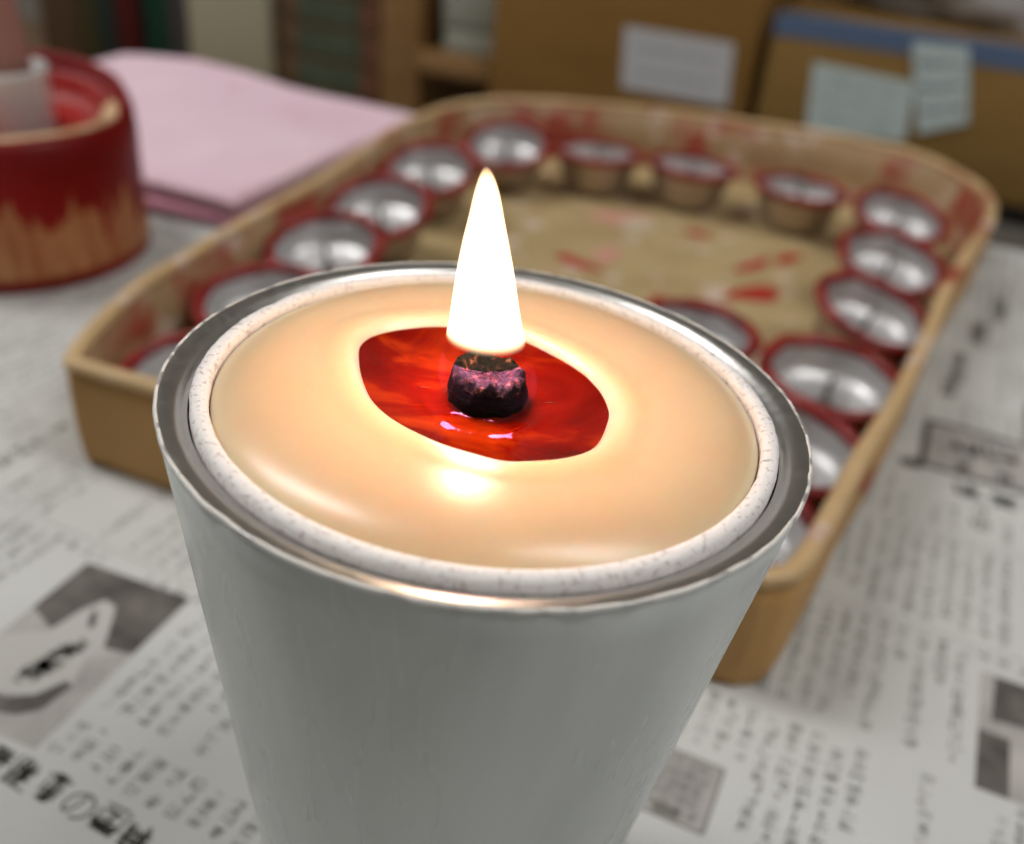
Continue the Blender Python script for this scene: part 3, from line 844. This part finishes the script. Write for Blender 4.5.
# ------------------------------------------------------------------ things beyond the table
def BK(name, u0, u1, n0, n1, z0, z1, m, parent, bev=.002): return rbox(name, u0, u1, n0, n1, z0, z1, m, parent, bev)
def bthing(name, label, cat, group=None):
    return tag(empty(name, (0, 0, 0), (0, 0, TA)), label, cat, group)
m = M['black'] = mat('shade_black', (.012, .009, .007), .6)  # rack colour: black stands in for the shade under the boxes
m = M['bench'] = mat('bench_wood', (.13, .075, .04), .6)
rack = bthing('low_rack', 'black low rack under the two cardboard boxes, in shadow below the table edge', 'rack')
BK('rack_shelf', -.345, .40, .856, 1.20, -.092, -.0745, M['black'], rack)
for a in (-.335, .385):
    for b in (.87, 1.18): BK('leg', a - .012, a + .012, b - .012, b + .012, -.72, -.092, M['black'], rack)
bench = bthing('low_bench', 'dark wooden bench carrying the shelf unit, cartons and binders', 'bench')
BK('bench_top', -1.10, -.350, .80, 1.20, -.145, -.125, M['bench'], bench)
for a in (-1.07, -.38):
    for b in (.83, 1.17): BK('leg', a - .015, a + .015, b - .015, b + .015, -.72, -.145, M['bench'], bench)
def cardm(name, c0, c1):
    m = mat(name, c0, .7); v = coords(m, (1, 1, 6)); L(m, ramp(m, nz(m, v, 9, 4), [(.3, c0), (.7, c1)]), P(m).inputs['Base Color']); return m
M['box1'] = cardm('carton_brown', (.25, .125, .022), (.29, .148, .030))
M['box2'] = cardm('carton_tan', (.235, .13, .028), (.27, .152, .036))
M['label_white'] = mat('label_paper_white', (.54, .54, .57), .7)
M['label_blue'] = mat('label_paper_pale_blue', (.54, .64, .64), .7)
M['tape'] = mat('blue_tape', (.10, .155, .27), .35)
M['pen'] = mat('pen_marks', (.16, .18, .22), .7)
b1 = bthing('cardboard_box', 'tall brown cardboard box with a plain white label, behind the tray', 'box')
BK('carton', -.347, -.1135, .85, 1.12, -.0743, .24, M['box1'], b1, .003)
BK('top_flap', -.345, -.1155, .852, 1.118, .240, .2425, M['box1'], b1, .001)
def label(parent, pts, m, name='label', n0=.8492, lines=4, seed=1):
    vs = [(u_, n0, z_) for u_, z_ in pts] + [(u_, n0 + .0006, z_) for u_, z_ in pts]
    o = fixn(obj(name, vs, [(0, 1, 2, 3), (7, 6, 5, 4), (0, 4, 5, 1), (1, 5, 6, 2), (2, 6, 7, 3), (3, 7, 4, 0)], m, parent, smooth=False))
    rnd.seed(seed); pv, pf = [], []
    (ax_, az), (bx, bz), (cx_, cz), (dx_, dz) = pts                 # tl, tr, br, bl
    for r_ in range(lines):
        t = (r_ + .8) / (lines + .6); s = .12
        while s < .86:
            g = .055 * (dz - az) ; 
            def Pt(s_, t_):
                x1_, z1_ = ax_ + (bx - ax_) * s_, az + (bz - az) * s_; x2_, z2_ = dx_ + (cx_ - dx_) * s_, dz + (cz - dz) * s_
                return (x1_ + (x2_ - x1_) * t_, z1_ + (z2_ - z1_) * t_)
            x_, z_ = Pt(s, t); g = .0055
            for _ in range(rnd.choice((2, 3, 4))):
                a_ = rnd.uniform(0, 3.14); l_ = rnd.uniform(.4, .9) * g; ox, oz = rnd.uniform(-.3, .3) * g, rnd.uniform(-.3, .3) * g; w_ = .0005
                ca, sa = math.cos(a_), math.sin(a_); i0 = len(pv)
                for e1, e2 in ((-1, -1), (1, -1), (1, 1), (-1, 1)): pv.append((x_ + ox + e1 * l_ / 2 * ca - e2 * w_ * sa, n0 - .0001, z_ + oz + e1 * l_ / 2 * sa + e2 * w_ * ca))
                pf.append((i0, i0 + 1, i0 + 2, i0 + 3))
            s += .06 + .03 * rnd.random()
    obj('handwriting', pv, pf, M['pen'], o, smooth=False)
    return o
w = label(b1, [(-.226, .0150), (-.1325, .0140), (-.1285, -.0355), (-.222, -.0345)], M['label_white'], lines=2, seed=2); w['label'] = 'plain whitish paper label'
b2 = bthing('cardboard_box', 'wide brown cardboard box with blue tape and two pale blue notes, at the upper right', 'box')
BK('carton', -.104, .330, .85, 1.15, -.0743, .0405, M['box2'], b2, .003)
BK('blue_tape', -.1035, .3295, .8494, .8500, .0255, .0400, M['tape'], b2, 0)
BK('top_tape', -.1035, .3295, .8500, .872, .0404, .0409, M['tape'], b2, 0)
l1 = label(b2, [(-.067, .0095), (.0125, .0060), (.0165, -.0390), (-.061, -.0430)], M['label_blue'], n0=.8490, lines=3, seed=3); l1['label'] = 'pale blue note, wide, with handwriting'
l2 = label(b2, [(.0015, .0350), (.0425, .0370), (.0585, -.0170), (.0245, -.0310)], M['label_blue'], n0=.8478, lines=3, seed=4); l2['label'] = 'pale blue note stuck over the blue tape'
# crumpled plastic bag lying on the right box
m = M['bag'] = mat('clear_plastic', (.50, .48, .47), .3); P(m).inputs['Transmission Weight'].default_value = .25; P(m).inputs['IOR'].default_value = 1.2
bm = bmesh.new(); bmesh.ops.create_icosphere(bm, subdivisions=5, radius=1)
for v_ in bm.verts:
    q = noise.fractal(v_.co * 1.6, 1, 2, 4); q2 = abs(noise.noise(v_.co * 4.5))
    p = v_.co * (1 + .18 * q - .16 * q2)
    z = max(-.35, p.z)
    v_.co = Vector((p.x * .155, p.y * .095, (z + .35) * .075))
me = bpy.data.meshes.new('plastic_bag'); bm.to_mesh(me); bm.free(); me.materials.append(M['bag'])
for p in me.polygons: p.use_smooth = True
bag = bpy.data.objects.new('plastic_bag', me); COL.objects.link(bag); bag.location = W(.100, .995, .0418); bag.rotation_euler = (0, 0, TA)
tag(bag, 'crumpled greyish clear plastic bag lying on top of the right cardboard box', 'bag')
# wooden shelf unit with pale folders
m = M['shelfw'] = mat('shelf_wood', (.46, .27, .11), .5)
L(m, ramp(m, nz(m, coords(m, (1, 1, 10)), 8, 4), [(.3, (.23, .115, .035)), (.7, (.30, .165, .06))]), P(m).inputs['Base Color'])
su = bthing('shelf_unit', 'open orange-brown wooden shelf unit beside the tall cardboard box', 'shelf')
BK('side_panel', -.464, -.424, .86, 1.14, -.1248, .20, M['shelfw'], su)
BK('shelf_board', -.4238, -.350, .858, 1.14, -.0545, -.0350, M['shelfw'], su)
BK('back_panel', -.4238, -.350, 1.10, 1.139, -.034, .20, M['shelfw'], su)
M['folder'] = mat('pale_box', (.33, .33, .28), .6)
fb_ = bthing('storage_box', 'pale grey storage box standing on the wooden shelf, left of the tall cardboard box', 'box')
BK('box_body', -.4025, -.3520, .868, 1.05, -.0348, -.0120, M['folder'], fb_, .003)
BK('box_lid', -.4035, -.3510, .866, 1.052, -.0118, .045, M['folder'], fb_, .003)
# stack of cartons printed dark green
m = M['green'] = mat('green_print', (.10, .14, .08), .6)
v = coords(m, (1, 1, 1.6)); L(m, ramp(m, nz(m, v, 120, 4, .7), [(.42, (.04, .045, .018)), (.62, (.09, .125, .085))]), P(m).inputs['Base Color'])
M['rust'] = mat('rust_end', (.17, .06, .03), .6)
M['brownc'] = mat('carton_edge', (.10, .05, .018), .7)
def carton(u0, u1, z0, z1, lab, first=None):
    t = bthing('flat_carton', lab, 'carton', 'stacked dark green printed cartons')
    BK('carton_body', u0, u1, .875, 1.10, z0, z1, M['brownc'], t, .002)
    BK('green_face', u0 + .022, u1 - .022, .8742, .8752, z0 + .004, z1 - .002, M['green'], t, 0)
    BK('rust_end', u1 - .021, u1 - .002, .8742, .8752, z0 + .003, z1 - .003, M['rust'], t, 0)
    return t
z = -.1248
for i, lab in enumerate(('bottom', 'second', 'third', 'fourth', 'top')):
    carton(-.588 + .001 * i, -.470 - .002 * (i % 2), z, z + .0305, 'flat brown carton with dark green printed face, %s of its stack' % lab); z += .0308
# grey green panel
M['ggrey'] = mat('grey_green_board', (.42, .38, .27), .7)
pn = bthing('file_box', 'plain grey-green upright file box between the dark binders and the stacked cartons', 'box')
BK('box_body', -.697, -.597, .875, 1.12, -.1248, .16, M['ggrey'], pn, .003)
BK('box_lid', -.699, -.595, .873, 1.122, .16, .175, M['ggrey'], pn, .003)
# binders
BND = [(-.900, -.846, (.16, .09, .045), 'brown upright binder at the far left end of the row'), (-.844, -.822, (.10, .085, .03), 'olive brown thin binder next to the brown one'),
       (-.820, -.796, (.035, .055, .045), 'dark slate green binder left of the dark red one'), (-.794, -.766, (.13, .010, .008), 'dark red upright binder in the row behind the tub'),
       (-.764, -.755, (.015, .015, .012), 'black thin binder right of the dark red one'), (-.753, -.727, (.012, .075, .045), 'deep green upright binder in the row behind the pink cloth'),
       (-.725, -.702, (.11, .095, .10), 'grey purple binder at the right end of the row, beside the file box')]
for a, b, c, lab in BND:
    mm = mat('binder_cloth', tuple(q * .55 for q in c), .7, Specular_IOR_Level=.2)
    t = bthing('binder', lab, 'binder', 'upright binders on the bench')
    BK('cover', a, b, .88, 1.10, -.1248, .13, mm, t, .002)
    BK('spine_label', a + (b - a) * .2, b - (b - a) * .2, .8792, .8802, .075, .11, M['folder'], t, 0)

# ------------------------------------------------------------------ lamps added out of view to light the table
M['lampm'] = mat('added_lamp_housing', (.8, .8, .8), .5)
M['tube'] = mat('added_lamp_diffuser', (.9, .9, .9), .5, Emission_Color=(1, .97, .93, 1), Emission_Strength=3.0)
def lamp(u_, n_, e_, lab, sx_=1.2, sy_=.3):
    t = tag(empty('added_ceiling_lamp', W(u_, n_, 1.7), (0, 0, TA)), lab, 'lamp', 'added ceiling lamps')
    rbox('housing', -sx_ / 2 - .02, sx_ / 2 + .02, -sy_ / 2 - .02, sy_ / 2 + .02, -.06, -.0005, M['lampm'], t, .005)
    rbox('diffuser', -sx_ / 2, sx_ / 2, -sy_ / 2, sy_ / 2, -.075, -.0605, M['tube'], t, .004)
    a = bpy.data.lights.new('added_ceiling_light', 'AREA'); a.shape = 'RECTANGLE'; a.size = sx_; a.size_y = sy_; a.energy = e_; a.color = (1, .985, .955)
    o = bpy.data.objects.new('added_ceiling_light', a); COL.objects.link(o); o.location = W(u_, n_, 1.615); o.rotation_euler = (0, 0, TA)
lamp(-1.25, .15, 15, 'added unseen ceiling lamp to the left, lighting the work table')
lamp(.95, .25, 10, 'added unseen ceiling lamp to the right, lighting the work table')
wd = bpy.data.worlds.new('world'); sc.world = wd; wd.use_nodes = True
wd.node_tree.nodes['Background'].inputs[0].default_value = (.5, .5, .5, 1); wd.node_tree.nodes['Background'].inputs[1].default_value = .3
